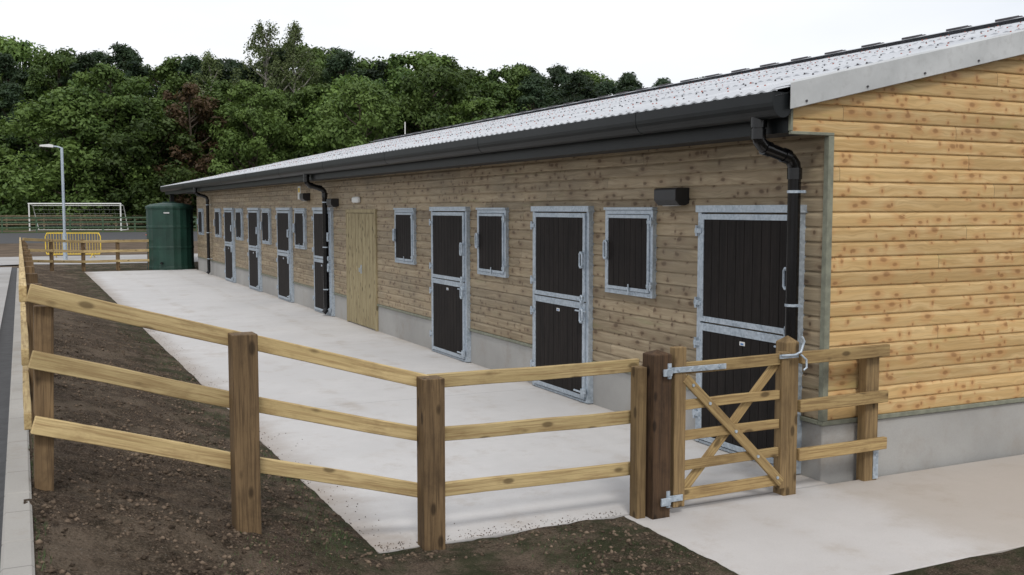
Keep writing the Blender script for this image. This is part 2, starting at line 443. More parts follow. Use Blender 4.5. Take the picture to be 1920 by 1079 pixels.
for k in range(13):
    a=math.pi+math.pi*k/12
    gp.append((cx+.096*math.cos(a),cz+.115*math.sin(a)))
outer=[(cx-.096,3.088)]+gp+[(cx+.094,3.088)]
inner=[(cx+.084,3.088)]+[(cx+(.086)*math.cos(math.pi+math.pi*k/12),cz+.105*math.sin(math.pi+math.pi*k/12)) for k in range(12,-1,-1)]+[(cx-.086,3.088)]
b.prism(outer+inner,'Y',Y0-.02,YR,0,True,False)
b.prism(outer,'Y',Y0-.032,Y0-.021,0,True)
yy=Y0+1.9
while yy<YR:
    q=[(cx+(p_[0]-cx)*1.03,cz+(p_[1]-cz)*1.03) for p_ in outer]
    b.prism(q,'Y',yy-.02,yy+.02,0,True); yy+=3.6
b.build('gutter',[M['fascia']],stable)
def downpipe(y,low=.08):
    b=MB(); R_=.052; C_=.060; xp=5.645
    b.tube([(5.27,y,2.98),(5.27,y,2.84)],.066,16)
    b.tube([(5.27,y,2.86),(5.27,y,2.78),(5.28,y,2.74),(5.31,y,2.705),(5.355,y,2.68),(5.55,y,2.625),(5.60,y,2.60),(5.635,y,2.56),(xp,y,2.50),(xp,y,low+.12),(xp,y,low+.05),(5.59,y,low-.02)],R_,16)
    b.tube([(5.27,y,2.83),(5.27,y,2.75)],C_,16)
    b.tube([(xp,y,2.53),(xp,y,2.44)],C_,16)
    b.tube([(5.325,y,2.688),(5.385,y,2.672)],C_,16); b.tube([(5.52,y,2.634),(5.575,y,2.618)],C_,16)
    b.build('downpipe',[M['black']],stable)
    b=MB()
    for z in (2.34,1.42,.55):
        b.tube([(xp,y,z-.011),(xp,y,z+.011)],.058,18)
        b.box(xp+.05,XW+.0,y-.012,y+.012,z-.011,z+.011)
        b.box(xp-.006,xp+.006,y-.125,y-.054,z-.010,z+.010)
    b.build('pipe_bracket',[M['galv']],stable)
for y in (6.42,20.45,34.85): downpipe(y)

def loop(b,x,y,z,h=.17,w=.055,r=.011):
    pts=[(x-.028,y-w/2,z-h/2+.02),(x-.028,y-w/2+.015,z-h/2),(x-.028,y+w/2-.015,z-h/2),(x-.028,y+w/2,z-h/2+.02),(x-.028,y+w/2,z+h/2-.02),(x-.028,y+w/2-.015,z+h/2),(x-.028,y-w/2+.015,z+h/2),(x-.028,y-w/2,z+h/2-.02),(x-.028,y-w/2,z-h/2+.02)]
    b.tube(pts,r,8)
    b.box(x-.03,x,y-w/2,y+w/2,z-h/2-.005,z-h/2+.02); b.box(x-.03,x,y-w/2,y+w/2,z+h/2-.02,z+h/2+.005)
def frame_ring(b,x0,x1,ya,yb,za,zb,w,wt=None):
    wt=wt or w
    b.box(x0,x1,ya,ya+w,za,zb); b.box(x0,x1,yb-w,yb,za,zb)
    b.box(x0+.001,x1-.001,ya+w,yb-w,za,za+w); b.box(x0+.001,x1-.001,ya+w,yb-w,zb-wt,zb)
def planks(b,ya,yb,za,zb,x0):
    n=max(4,int(round((yb-ya)/.115))); st=(yb-ya)/n
    for k in range(n): b.box(x0,x0+.014,ya+k*st+.003,ya+(k+1)*st-.003,za,zb)
    b.box(x0+.014,x0+.03,ya,yb,za,zb)
def sub(name,y):
    e=empty(name,(XW,y,0)); e.parent=stable; e.matrix_parent_inverse=Matrix.Translation(stable.location).inverted(); return e
def sdoor(yc,w=1.38):
    e=sub('stable_door',yc)
    ya,yb=yc-w/2,yc+w/2
    b=MB()
    b.box(XW-.055,XW+.02,ya,ya+.055,.01,2.17); b.box(XW-.055,XW+.02,yb-.055,yb,.01,2.17)
    b.box(XW-.075,XW+.02,ya-.015,yb+.015,2.171,2.235)
    b.box(XW-.050,XW+.02,ya+.056,yb-.056,.005,.03)
    la,lb=ya+.062,yb-.062
    frame_ring(b,XW-.073,XW-.045,la,lb,.045,1.145,.05,.07)
    frame_ring(b,XW-.073,XW-.045,la,lb,1.16,2.155,.05,.05)
    loop(b,XW-.073,la+.04,1.63); loop(b,XW-.073,la+.03,1.00,.15)
    loop(b,XW-.073,la+.03,1.19,.08,.04,.008)
    b.tube([(XW-.088,ya+.005,.13),(XW-.088,la+.20,.13)],.012,8); b.box(XW-.10,XW-.07,ya+.02,ya+.10,.09,.17)
    b.tube([(XW-.088,ya+.01,1.05),(XW-.088,la+.18,1.05)],.010,8)
    b.box(XW-.083,XW-.073,la+.05,la+.10,.94,1.10)
    for z in (.28,.95,1.33,2.0):
        b.box(XW-.085,XW-.056,yb-.085,yb+.012,z-.022,z+.022)
        b.tube([(XW-.078,yb-.01,z-.05),(XW-.078,yb-.01,z+.05)],.013,8)
    b.build('door_frame',[M['galv']],e,bevel=.003)
    b=MB(); planks(b,la+.05,lb-.05,.095,1.075,XW-.066); planks(b,la+.05,lb-.05,1.21,2.105,XW-.066)
    b.build('door_boards',[M['infill']],e)
    b=MB(); b.box(XW-.070,XW-.066,yc-.035,yc+.035,1.0,1.035,0); b.box(XW-.072,XW-.070,yc-.02,yc+.02,1.006,1.022,1)
    b.build('maker_plate',[M['white'],M['blue']],e)
def swin(yc,w=.92,za=1.30,zb=2.19):
    e=sub('stable_window',yc)
    ya,yb=yc-w/2,yc+w/2
    b=MB()
    frame_ring(b,XW-.045,XW+.02,ya,yb,za,zb,.045)
    frame_ring(b,XW-.060,XW-.036,ya+.049,yb-.049,za+.049,zb-.049,.035)
    b.box(XW-.062,XW+.02,ya-.012,yb+.012,zb+.001,zb+.03)
    loop(b,XW-.06,yb-.075,(za+zb)/2+.02,.19,.06,.013)
    for z in (za+.12,zb-.12):
        b.box(XW-.072,XW-.044,ya-.012,ya+.075,z-.018,z+.018)
        b.tube([(XW-.062,ya+.008,z-.045),(XW-.062,ya+.008,z+.045)],.012,8)
    b.tube([(XW-.07,yc-.05,za+.02),(XW-.07,yc-.05,za+.12)],.009,8)
    b.build('window_frame',[M['galv']],e,bevel=.003)
    b=MB(); planks(b,ya+.084,yb-.084,za+.084,zb-.084,XW-.052)
    b.build('window_boards',[M['infill']],e)
for y in (7.10,10.50,13.95,20.93,24.37,27.86,31.48): sdoor(y)
for y in (9.02,12.45,15.90,22.85,26.37,29.95,33.45,36.85): swin(y)
e=sub('timber_store_door',18.35)
b=MB(); ya,yb=17.44,19.27
b.box(XW-.03,XW+.02,ya,ya+.06,.0,2.2); b.box(XW-.03,XW+.02,yb-.06,yb,.0,2.2); b.box(XW-.031,XW+.02,ya+.06,yb-.06,2.13,2.2)
n=16; st=(yb-ya-.13)/n
for k in range(n):
    g=.014 if k==8 else .006
    b.box(XW-.022-(.004 if k%2 else 0),XW+.01,ya+.065+k*st+g,ya+.065+(k+1)*st-.003,.02,2.12)
b.build('door_boards',[M['sdoor']],e,bevel=.003)
b=MB(); b.box(XW-.045,XW-.02,18.27,18.30,1.0,1.16); b.box(XW-.035,XW-.02,18.40,18.44,1.02,1.10)
b.build('door_handle',[M['galv']],e)
def wlamp(yc,z0,w=.36,h=.17,mat='lamp'):
    b=MB()
    x=XW
    b.prism([(x,z0+.02),(x,z0+h),(x-.13,z0+h),(x-.16,z0+h-.02),(x-.16,z0+.05),(x-.11,z0),(x-.05,z0)],'Y',yc-w/2,yc+w/2,0)
    b.box(x-.10,x-.055,yc-w/2+.05,yc+w/2-.05,z0-.006,z0+.02,1)
    b.build('wall_lamp',[M[mat],M['barge']],stable,bevel=.006)
wlamp(8.19,2.235); wlamp(20.0,2.24,.34); wlamp(22.2,2.38,.3)
b=MB(); b.box(XW-.07,XW,18.36,18.74,2.32,2.43); b.build('emergency_light',[M['white']],stable,bevel=.02)
b=MB(); b.box(XW-.012,XW,22.86,23.1,2.42,2.72,0); b.box(XW-.015,XW-.012,22.9,23.06,2.58,2.68,1)
b.build('safety_sign',[M['white'],M['yellow']],stable)

WL=.146; AMP=.010
def roof_side(sign):
    b=MB()
    ns=6; y=Y0-.06
    n=int((YR-y)/WL*ns)
    ysn=[y+(YR-y)*k/n for k in range(n+1)]
    L=XR-5.18; nc=4
    for c in range(nc):
        xa=5.18+L*c/nc; xb=5.18+L*(c+1)/nc+ (.12 if c<nc-1 else 0)
        vs=[];fs=[]
        for k,yv in enumerate(ysn):
            cz_=AMP*math.sin(2*math.pi*(yv-y)/WL)
            for (xx,dz) in ((xa,.016),(xb,.0)):
                X=xx if sign>0 else 2*XR-xx
                vs.append((X,yv,rz(xx)+cz_+dz-.01))
        for k in range(len(ysn)-1): fs.append((2*k,2*k+1,2*k+3,2*k+2))
        b.add(vs,fs,0,True)
        vs=[];fs=[]
        for k,yv in enumerate(ysn):
            cz_=AMP*math.sin(2*math.pi*(yv-y)/WL); X=xa if sign>0 else 2*XR-xa
            vs.append((X,yv,rz(xa)+cz_+.006)); vs.append((X,yv,rz(xa)+cz_-.008))
        for k in range(len(ysn)-1): fs.append((2*k,2*k+1,2*k+3,2*k+2))
        b.add(vs,fs,0,True)
    b.add([(5.18 if sign>0 else 2*XR-5.18,Y0-.04,rz(5.18)-.04),(XR,Y0-.04,rz(XR)-.04),(XR,YR,rz(XR)-.04),(5.18 if sign>0 else 2*XR-5.18,YR,rz(5.18)-.04)],[(0,1,2,3)],0)
    return b.build('roof_sheets',[M['roof']],stable)
roof_side(1); roof_side(-1)
b=MB()
y=Y0-.06
rowsX=[5.33,6.1,6.9,7.45,8.3,9.2,9.75,10.6,11.4,12.0,12.9,13.7]
for ri,xx in enumerate(rowsX):
    k=0
    while True:
        yv=y+WL*(k+.25); k+=1
        if yv>YR-.1: break
        if (k+ri)%3==0 : continue
        if random.random()<.15: continue
        jx=xx+random.uniform(-.04,.04)
        z=rz(jx)+.004; r=.013; mi=0 if random.random()<.45 else 1
        ring=[(jx+r*math.cos(a*math.pi/3),yv+r*math.sin(a*math.pi/3),z-.006) for a in range(6)]
        ring2=[(jx+r*.6*math.cos(a*math.pi/3),yv+r*.6*math.sin(a*math.pi/3),z+.014) for a in range(6)]
        b.add(ring+ring2,[(a,(a+1)%6,6+(a+1)%6,6+a) for a in range(6)]+[(6,7,8,9,10,11)],mi)
b.build('roof_fixings',[M['red'],M['dcap']],stable)
b=MB()
zr_=rz(XR)
for sgn in (1,-1):
    b.add([(XR-sgn*.0,Y0-.07,zr_+.07),(XR-sgn*.32,Y0-.07,zr_-.008),(XR-sgn*.32,YR,zr_-.008),(XR,YR,zr_+.07)],[(0,1,2,3)],0)
b.build('ridge_cap',[M['roof']],stable)
b=MB(); yv=Y0+.2
while yv<YR-.4:
    for sgn in (1,-1):
        xa,xb=XR-sgn*.20,XR-sgn*.03
        za,zb=zr_+.025,zr_+.066
        L_=.30
        b.add([(xa,yv,za),(xb,yv,zb),(xb,yv+L_,zb),(xa,yv+L_,za),(xa,yv,za+.035),(xb,yv,zb+.03),(xb,yv+L_,zb+.03),(xa,yv+L_,za+.035)],
              [(0,3,2,1),(4,5,6,7),(0,1,5,4),(1,2,6,5),(2,3,7,6),(3,0,4,7)],0)
    yv+=.95
b.build('ridge_vents',[M['dcap']],stable)
b=MB()
for sgn in (1,-1):
    segs=[(5.30,7.72),(7.70,10.3),(10.28,12.9),(12.88,XR)]
    for j,(xa,xb) in enumerate(segs):
        e_=.004*(j%2)
        def X(v): return v if sgn>0 else 2*XR-v
        yf=Y0-.075-e_
        pts=[]
        for xx in (xa,xb):
            zz=rz(xx)
            pts+= [(X(xx),yf,zz-.165),(X(xx),yf,zz+.035+e_),(X(xx),Y0+.12,zz+.040+e_),(X(xx),yf+.012,zz-.165),(X(xx),yf+.012,zz+.022)]
        b.add(pts,[(0,5,6,1),(1,6,7,2),(0,3,8,5),(3,4,9,8),(0,1,4,3),(5,8,9,6)],0)
b.build('barge_board',[M['barge']],stable,bevel=.004)
b=MB()
for xx in [5.45+.62*k for k in range(14)]:
    b.tube([(xx,Y0-.086,rz(xx)-.13),(xx,Y0-.07,rz(xx)-.13)],.009,8)
b.build('barge_fixings',[M['dcap']],stable)

# ------------------------------------------------------------------ fence
fence=empty('post_and_rail_fence',(2.36,6.1,0))
def post(x,y,z0,z1,w,mat='post',parent=None,lean=(0,0),cap=0.0,d=None,name='post'):
    b=MB(); h=z1-z0; w2=w/2; d2=(d or w)/2
    if cap:
        vs=[(-w2,-d2,-.35),(w2,-d2,-.35),(w2,d2,-.35),(-w2,d2,-.35),(-w2,-d2,h-cap),(w2,-d2,h-cap),(w2,d2,h-cap),(-w2,d2,h-cap),(0,0,h)]
        b.add(vs,[(0,3,2,1),(0,1,5,4),(1,2,6,5),(2,3,7,6),(3,0,4,7),(4,5,8),(5,6,8),(6,7,8),(7,4,8)])
    else: b.box(-w2,w2,-d2,d2,-.35,h)
    return b.build(name,[M[mat]],parent or fence,bevel=.006,loc=(x,y,z0),rot=(lean[0],lean[1],random.uniform(-.03,.03)),segs=2)
def rail(p0,p1,h=.092,t=.04,mat='railX',parent=None,name='rail',bev=.004):
    p0=Vector(p0);p1=Vector(p1); d=p1-p0; L=d.length
    b=MB()
    n=max(2,int(L/.4)); 
    vs=[];fs=[]
    for k in range(n+1):
        x=L*k/n; wz=random.uniform(-.004,.004); wy=random.uniform(-.002,.002)
        vs+=[(x,-t/2+wy,-h/2+wz),(x,t/2+wy,-h/2+wz),(x,t/2+wy,h/2+wz),(x,-t/2+wy,h/2+wz)]
    for k in range(n):
        for j in range(4): fs.append((4*k+j,4*k+(j+1)%4,4*k+4+(j+1)%4,4*k+4+j))
    fs.append((0,1,2,3)); fs.append((4*n+3,4*n+2,4*n+1,4*n))
    b.add(vs,fs)
    yaw=math.atan2(d.y,d.x); pitch=-math.asin(d.z/L)
    return b.build(name,[M[mat]],parent or fence,bevel=bev,loc=p0,rot=(0,pitch,yaw))
YF=6.08
post(2.36,YF,0.0,1.115,.145)
post(1.17,YF,.30,1.465,.148)
post(.075,6.20,.66,1.665,.10,lean=(.0,.03))
yb_=YF+.095
for (za,zb,zc,zd) in ((1.745,1.415,1.07,1.075),(1.385,1.035,.715,.70),(1.02,.66,.34,.325)):
    rail((.03,YF+.02,za),(1.18,yb_,zb),h=.098)
    rail((1.185,yb_,zb),(2.37,yb_,zc))
    rail((2.375,yb_,zc),(3.99,yb_-.03,zd))
post(3.925,6.035,0,1.085,.075,'gateZ',d=.10)
yy=6.2; ylist=[]
while yy<36.9:
    ylist.append(yy); yy+=1.8
for i,yv in enumerate(ylist[1:]): post(.085,yv,RD(yv)-.04,RD(yv)+1.0,.11,lean=(random.uniform(-.01,.01),random.uniform(-.02,.02)))
for i in range(0,len(ylist)-1):
    for hh in (1.04,.69,.33):
        rail((.005,ylist[i]-.05,RD(ylist[i])+hh),(.005,ylist[i+1]+.04 if i%2 else ylist[i+1]-.055,RD(ylist[i+1])+hh))
fp=[(.085,ylist[-1]),(.95,38.0),(2.0,39.0),(3.15,39.05),(4.25,39.1)]
for (x,y) in fp[1:]: post(x,y,gh(x,y),gh(x,y)+1.12,.13)
for i in range(len(fp)-1):
    (xa,ya),(xb,yb2)=fp[i],fp[i+1]
    for hh in (1.05,.70,.34):
        rail((xa,ya-.08,max(gh(xa,ya,True),0)+hh),(xb,yb2-.08,gh(xb,yb2,True)+hh))
post(6.16,6.075,0,1.08,.135,'gateZ',d=.09)
for z in (1.065,.69,.31): rail((5.355,5.985,z),(6.27,5.985,z),h=.095,mat='gateX')
b=MB(); b.box(6.18,6.235,6.022,6.028,.01,.26); b.box(6.195,6.215,6.015,6.022,.2,.22); b.box(6.195,6.215,6.015,6.022,.08,.10)
b.build('post_shoe',[M['galv']],fence)

gate=empty('wooden_gate',(4.7,6.0,0))
post(4.055,6.00,0,1.205,.15,'postdark',parent=gate,cap=.03,name='hinge_post')
post(5.285,6.05,0,1.235,.125,'gateZ',parent=gate,cap=.05,name='closing_post')
GY=5.985
def gz(name,x,z0,z1,w,d):
    b=MB(); b.box(-w/2,w/2,-d/2,d/2,0,z1-z0); return b.build(name,[M['gateZ']],gate,bevel=.006,loc=(x,GY,z0),segs=2)
gz('hanging_stile',4.225,.05,1.215,.10,.07)
gz('closing_stile',5.19,.07,1.12,.07,.07)
for z,h in ((1.06,.085),(.79,.07),(.565,.07),(.345,.07),(.13,.085)):
    rail((4.276,GY,z),(5.154,GY,z+.008),h=h,t=.03,mat='gateX',parent=gate,name='gate_rail')
rail((4.27,GY-.030,.99),(5.17,GY-.030,.12),h=.07,t=.024,mat='gateX',parent=gate,name='brace')
rail((4.29,GY+.030,.14),(5.15,GY+.030,1.03),h=.07,t=.024,mat='gateX',parent=gate,name='brace')
b=MB()
b.box(4.10,4.62,GY-.048,GY-.040,1.035,1.075); b.tube([(4.112,GY-.055,1.0),(4.112,GY-.055,1.11)],.018,10)
b.box(4.04,4.11,GY-.10,GY-.085,1.025,1.075); b.box(4.055,4.125,GY-.085,GY-.05,1.04,1.065)
b.tube([(4.112,GY-.055,.07),(4.112,GY-.055,.19)],.018,10); b.box(4.10,4.25,GY-.048,GY-.038,.10,.145); b.box(4.03,4.11,GY-.10,GY-.085,.095,.15); b.box(4.055,4.125,GY-.085,GY-.05,.11,.14)
for xx in (4.2,4.32,4.44,4.56): b.tube([(xx,GY-.056,1.055),(xx,GY-.046,1.055)],.010,8)
for (xx,zz) in ((4.33,.935),(4.48,.79),(4.72,.56),(4.93,.35),(5.12,.165)): b.tube([(xx,GY-.05,zz),(xx,GY-.04,zz)],.012,8)
b.build('gate_hinges',[M['galv']],gate,bevel=.002)
b=MB()
b.tube([(5.13,GY-.05,1.10),(5.24,GY-.07,1.10),(5.30,GY-.07,1.12),(5.33,GY-.07,1.20),(5.31,GY-.07,1.235)],.009,8)
b.tube([(5.30,GY-.07,1.10),(5.345,GY-.08,1.06),(5.35,GY-.08,1.0),(5.32,GY-.08,.98)],.008,8)
b.box(5.12,5.30,GY-.048,GY-.038,1.075,1.105)
b.build('gate_latch',[M['galv']],gate)

# ------------------------------------------------------------------ tank
tank=empty('water_tank',(5.05,39.15,0))
b=MB(); cx,cy=5.0,39.25
R=.83
prof=[(0.0,-.05),(R,-.05),(R,.1),(R*.985,.12),(R*.985,.75),(R,.77),(R,.83),(R*.985,.85),(R*.985,1.5),(R,1.52),(R,1.58),(R*.985,1.6),(R*.985,2.2),(R*1.02,2.22),(R*1.02,2.30),(R*.8,2.38),(R*.35,2.43),(0,2.44)]
sg=40; vs=[];fs=[]
for (r,z) in prof:
    for j in range(sg):
        k=1+.012*math.cos(j*math.pi) ; a=2*math.pi*j/sg
        vs.append((cx+r*k*math.cos(a),cy+r*k*math.sin(a),z))
for i in range(len(prof)-1):
    for j in range(sg):
        k=(j+1)%sg; fs.append((i*sg+j,i*sg+k,(i+1)*sg+k,(i+1)*sg+j))
b.add(vs,fs,0)
b.build('tank_body',[M['tank']],tank)
b=MB(); b.tube([(cx,cy,2.42),(cx,cy,2.47)],.25,20); b.build('tank_lid',[M['tank']],tank)
b=MB(); aa=math.radians(-118); b.tube([(cx+R*math.cos(aa)*.99,cy+R*math.sin(aa)*.99,.25),(cx+(R+.12)*math.cos(aa),cy+(R+.12)*math.sin(aa),.25)],.04,10); b.build('tank_outlet',[M['black']],tank)
b=MB(); aa=math.radians(-105); px,py=cx+(R+.012)*math.cos(aa),cy+(R+.012)*math.sin(aa)
t=Vector((-math.sin(aa),math.cos(aa),0))*.10
b.add([(px-t.x,py-t.y,2.04),(px+t.x,py+t.y,2.04),(px+t.x,py+t.y,2.09),(px-t.x,py-t.y,2.09)],[(0,1,2,3)])
b.build('tank_label',[M['barge']],tank)

z0=gh(1.67,45.9)
lamp=empty('street_lamp',(1.67,45.9,z0))
b=MB(); b.tube([(1.67,45.9,z0-.1),(1.67,45.9,z0+1.1)],.085,12); b.tube([(1.67,45.9,z0+1.1),(1.67,45.9,z0+4.62)],.055,12)
b.tube([(1.67,45.9,z0+4.60),(1.5,45.98,z0+4.66),(1.25,46.1,z0+4.68)],.03,8)
b.build('lamp_column',[M['galv']],lamp)
b=MB(); b.prism([(1.36,z0+4.63),(1.36,z0+4.73),(1.2,z0+4.76),(.86,z0+4.72),(.84,z0+4.66)],'Y',46.0,46.24); b.build('lamp_head',[M['white']],lamp,bevel=.02)
b=MB(); b.tube([(24.6,68,0),(24.6,68,8.3)],.07,8,radii=[.09,.04]); b.build('flag_pole',[M['white']])

bz=gh(2.1,47.5)+.02
bar=empty('crowd_barrier',(2.1,47.5,bz))
dr=Vector((.93,-.36,0)); c0=Vector((2.05,47.5,bz))
def BP(s_,h): return c0+dr*s_+Vector((0,0,h))
b=MB()
b.tube([BP(-1.1,.15),BP(-1.15,.3),BP(-1.15,.9),BP(-1.08,1.05),BP(1.08,1.05),BP(1.15,.9),BP(1.15,.3),BP(1.1,.15),BP(-1.1,.15)],.022,8)
for k in range(1,20): 
    s_=-1.15+2.3*k/20; b.tube([BP(s_,.16),BP(s_,1.04)],.009,6)
for s_ in (-.8,.8):
    nrm=Vector((.36,.93,0))*.3
    b.tube([BP(s_,.0)-nrm,BP(s_,.15),BP(s_,.0)+nrm],.018,6)
b.build('barrier_frame',[M['yellow']],bar)

g0=Vector((4.2,92,farH(92))); gd=Vector((.93,-.36,0)); gn=Vector((.36,.93,0))
goal=empty('football_goal',g0)
b=MB()
def GP(s_,h,back=0): return g0+gd*s_+gn*back+Vector((0,0,h))
b.tube([GP(-3.7,0),GP(-3.7,2.25)],.06,8); b.tube([GP(3.7,0),GP(3.7,2.25)],.06,8); b.tube([GP(-3.77,2.25),GP(3.77,2.25)],.06,8)
for s_ in (-3.7,3.7):
    b.tube([GP(s_,2.25),GP(s_,2.1,.8),GP(s_,.05,2.0),GP(s_,.03,0)],.03,6)
b.tube([GP(-3.7,.05,2.0),GP(3.7,.05,2.0)],.03,6); b.tube([GP(-3.7,2.1,.8),GP(3.7,2.1,.8)],.03,6)
b.build('goal_frame',[M['white']],goal)
b=MB()
for k in range(19):
    s_=-3.7+7.4*k/18; b.tube([GP(s_,2.2,0),GP(s_,2.1,.8),GP(s_,.05,2.0)],.004,4,cap=False)
for k in range(7):
    t_=k/6; b.tube([GP(-3.7,2.1-2.05*t_,.8+1.2*t_),GP(3.7,2.1-2.05*t_,.8+1.2*t_)],.004,4,cap=False)
b.build('goal_net',[M['white']],goal)
def bgfence(name,x0,y0,x1,y1,sp,hs,mat,pw=.12,hp=1.2):
    e=empty(name,(x0,y0,farH(y0)))
    b=MB(); L=math.hypot(x1-x0,y1-y0); n=int(L/sp); ux,uy=(x1-x0)/L,(y1-y0)/L
    for k in range(n+1):
        x=x0+ux*k*sp; y=y0+uy*k*sp; z=farH(y)
        b.box(x-pw/2,x+pw/2,y-pw/2,y+pw/2,z-.2,z+hp)
    for h in hs:
        b.add([(x0,y0-.09,farH(y0)+h-.06),(x1,y1-.09,farH(y1)+h-.06),(x1,y1-.09,farH(y1)+h+.06),(x0,y0-.09,farH(y0)+h+.06),
               (x0,y0-.06,farH(y0)+h-.06),(x1,y1-.06,farH(y1)+h-.06),(x1,y1-.06,farH(y1)+h+.06),(x0,y0-.06,farH(y0)+h+.06)],
              [(0,1,2,3),(4,7,6,5),(0,4,5,1),(3,2,6,7)])
    b.build('posts_and_rails',[M[mat]],e)
bgfence('paddock_fence',-30,88,40,86.5,2.4,(.4,.8,1.15),'wgreen')
bgfence('field_fence',-40,101,50,99,3,(.45,.85,1.2),'wbrown',.14,1.3)
cone=empty('traffic_cone',(8.5,78,farH(78)))
b=MB(); z=farH(78); b.tube([(8.5,78,z+.04),(8.5,78,z+.8)],.2,16,radii=[.2,.05]); b.box(8.24,8.76,77.74,78.26,z+.012,z+.05)
b.build('cone_body',[M['orange']],cone)
b=MB(); b.tube([(8.5,78,z+.35),(8.5,78,z+.55)],.15,16,radii=[.155,.115],cap=False); b.build('cone_band',[M['white']],cone)

# ------------------------------------------------------------------ trees
L_dec=leaf_mat('leaves_broadleaf',(.034,.072,.018),(.135,.205,.050),(.075,.11,.028))
L_pine=leaf_mat('needles_pine',(.014,.030,.017),(.042,.070,.032),(.024,.044,.025))
L_birch=leaf_mat('leaves_birch',(.060,.088,.030),(.13,.16,.065),(.08,.10,.04))
L_red=leaf_mat('leaves_copper',(.050,.034,.020),(.12,.072,.040),(.08,.050,.025))
def tree_mesh(name,H,R,cb,ncl,lpc,leaf,kind,lm,bm_):
    b=MB()
    top=Vector((random.uniform(-.4,.4),random.uniform(-.4,.4),H*.90))
    mid=Vector((random.uniform(-.3,.3),random.uniform(-.3,.3),H*.5))
    r0=H*.016+.05
    b.tube([(0,0,-.3),(0,0,H*.1),mid,top],r0,7,radii=[r0*1.3,r0,r0*.65,.03])
    C=[];S=[]
    for k in range(ncl):
        t=(k+random.random())/ncl
        if kind=='pine': pr=(1-t**1.7)**.6*.95+.06
        elif kind=='birch': pr=math.sin(math.pi*min(1,(t*.85+.12)))**.8*.9
        elif kind=='bush': pr=math.sqrt(max(0,1-t*t))
        else:
            pr=math.sqrt(max(.02,1-abs(2*t-.8)**2.4/1.62))
        z=cb+(H-cb)*t*.97
        lob=1+.22*math.sin(3.1*t*6+ncl)*math.cos(k*.7)
        rr=R*pr*random.random()**.40*lob; a=random.uniform(0,6.283)
        c=(rr*math.cos(a),rr*math.sin(a),z); C.append(c)
        sz=R*random.uniform(.17,.36)*(.72 if kind in('pine','birch') else 1)*(1-.25*t); S.append(sz)
        if k%2==0 and kind!='bush':
            zb=max(cb*.6,z-rr*.7-.5)
            f=zb/H
            base=Vector((0,0,0)).lerp(top,min(.95,f)); base.z=zb
            m_=base.lerp(Vector(c),.5)+Vector((0,0,-.1*rr))
            b.tube([base,m_,Vector(c)],.05,5,radii=[r0*.35,r0*.22,.02],cap=False)
    nv=len(b.v); nb=len(b.f)
    C=np.array(C);S=np.array(S)
    idx=np.repeat(np.arange(ncl),lpc); n=len(idx)
    d=rng.normal(size=(n,3)); d/=np.linalg.norm(d,axis=1)[:,None]
    rad=(rng.random(n)**.5)*1.12
    sc=np.array([1,1,.70 if kind!='birch' else 1.3])
    if kind=='pine': sc=np.array([1.15,1.15,.62])
    pos=C[idx]+d*rad[:,None]*S[idx][:,None]*sc+rng.normal(size=(n,3))*.10
    nr=d*.8+rng.normal(size=(n,3))*.5+np.array([0,0,.4]); nr/=np.linalg.norm(nr,axis=1)[:,None]
    ax=np.cross(nr,rng.normal(size=(n,3))); ax/=np.linalg.norm(ax,axis=1)[:,None]; bx=np.cross(nr,ax)
    ls=leaf*rng.uniform(.5,1.35,n)[:,None]
    asp=.62 if kind!='pine' else .40
    q=np.stack([pos-ax*ls*.6,pos-bx*ls*asp*.5,pos+ax*ls*.6,pos+bx*ls*asp*.5],1).reshape(-1,3)
    crnd=rng.random(ncl); val=np.clip(crnd[idx]*.7+rng.random(n)*.45,0,1)
    V=np.vstack([np.array(b.v),q])
    faces=b.f+[(nv+4*i,nv+4*i+1,nv+4*i+2,nv+4*i+3) for i in range(n)]
    me=bpy.data.meshes.new(name); me.from_pydata(V.tolist(),[],faces)
    me.materials.append(bm_); me.materials.append(lm)
    mi=[0]*nb+[1]*n; me.polygons.foreach_set('material_index',mi)
    at=me.attributes.new('rnd','FLOAT','POINT'); at.data.foreach_set('value',np.concatenate([np.zeros(nv),np.repeat(val,4)]))
    me.update(); return me
T={
 'd1':tree_mesh('broadleaf_a',16,5.0,1.5,95,230,.36,'dec',L_dec,M['bark']),
 'd2':tree_mesh('broadleaf_b',17,4.4,2.0,90,230,.34,'dec',L_dec,M['bark']),
 'd3':tree_mesh('broadleaf_c',14,5.4,1.0,95,230,.38,'dec',L_dec,M['bark']),
 'p1':tree_mesh('pine_a',19,4.0,3,120,170,.36,'pine',L_pine,M['bark']),
 'p2':tree_mesh('pine_b',17,3.8,3,115,170,.36,'pine',L_pine,M['bark']),
 'b1':tree_mesh('birch_a',21,3.8,6,110,90,.24,'birch',L_birch,M['barkp']),
 'r1':tree_mesh('copper_a',14,3.6,2,60,200,.34,'dec',L_red,M['bark']),
 's1':tree_mesh('bush_a',3.4,2.8,.1,28,200,.28,'bush',L_dec,M['bark']),
}
BH={'d1':16,'d2':17,'d3':14,'p1':19,'p2':17,'b1':21,'r1':14,'s1':3.4}
trees=empty('distant_trees',(20,110,0))
FH=Vector((.436,.8999,0)); RT=Vector((.8999,-.436,0))
def put(kind,d,r,H=None):
    p=FH*d+RT*r
    me=T[kind]; ob=bpy.data.objects.new(me.name+'_tree',me); COL.objects.link(ob)
    base=BH[kind]
    s_=(H or base)/base
    ob.location=(p.x,p.y,farH(p.y)-.1); w=(.35+.65*s_)*random.uniform(.9,1.15) if kind!='s1' else s_*1.1
    ob.scale=(w,w*random.uniform(.9,1.1),s_); ob.rotation_euler=(0,0,random.uniform(0,6.28))
    ob.parent=trees; ob.matrix_parent_inverse=Matrix.Translation(trees.location).inverted()
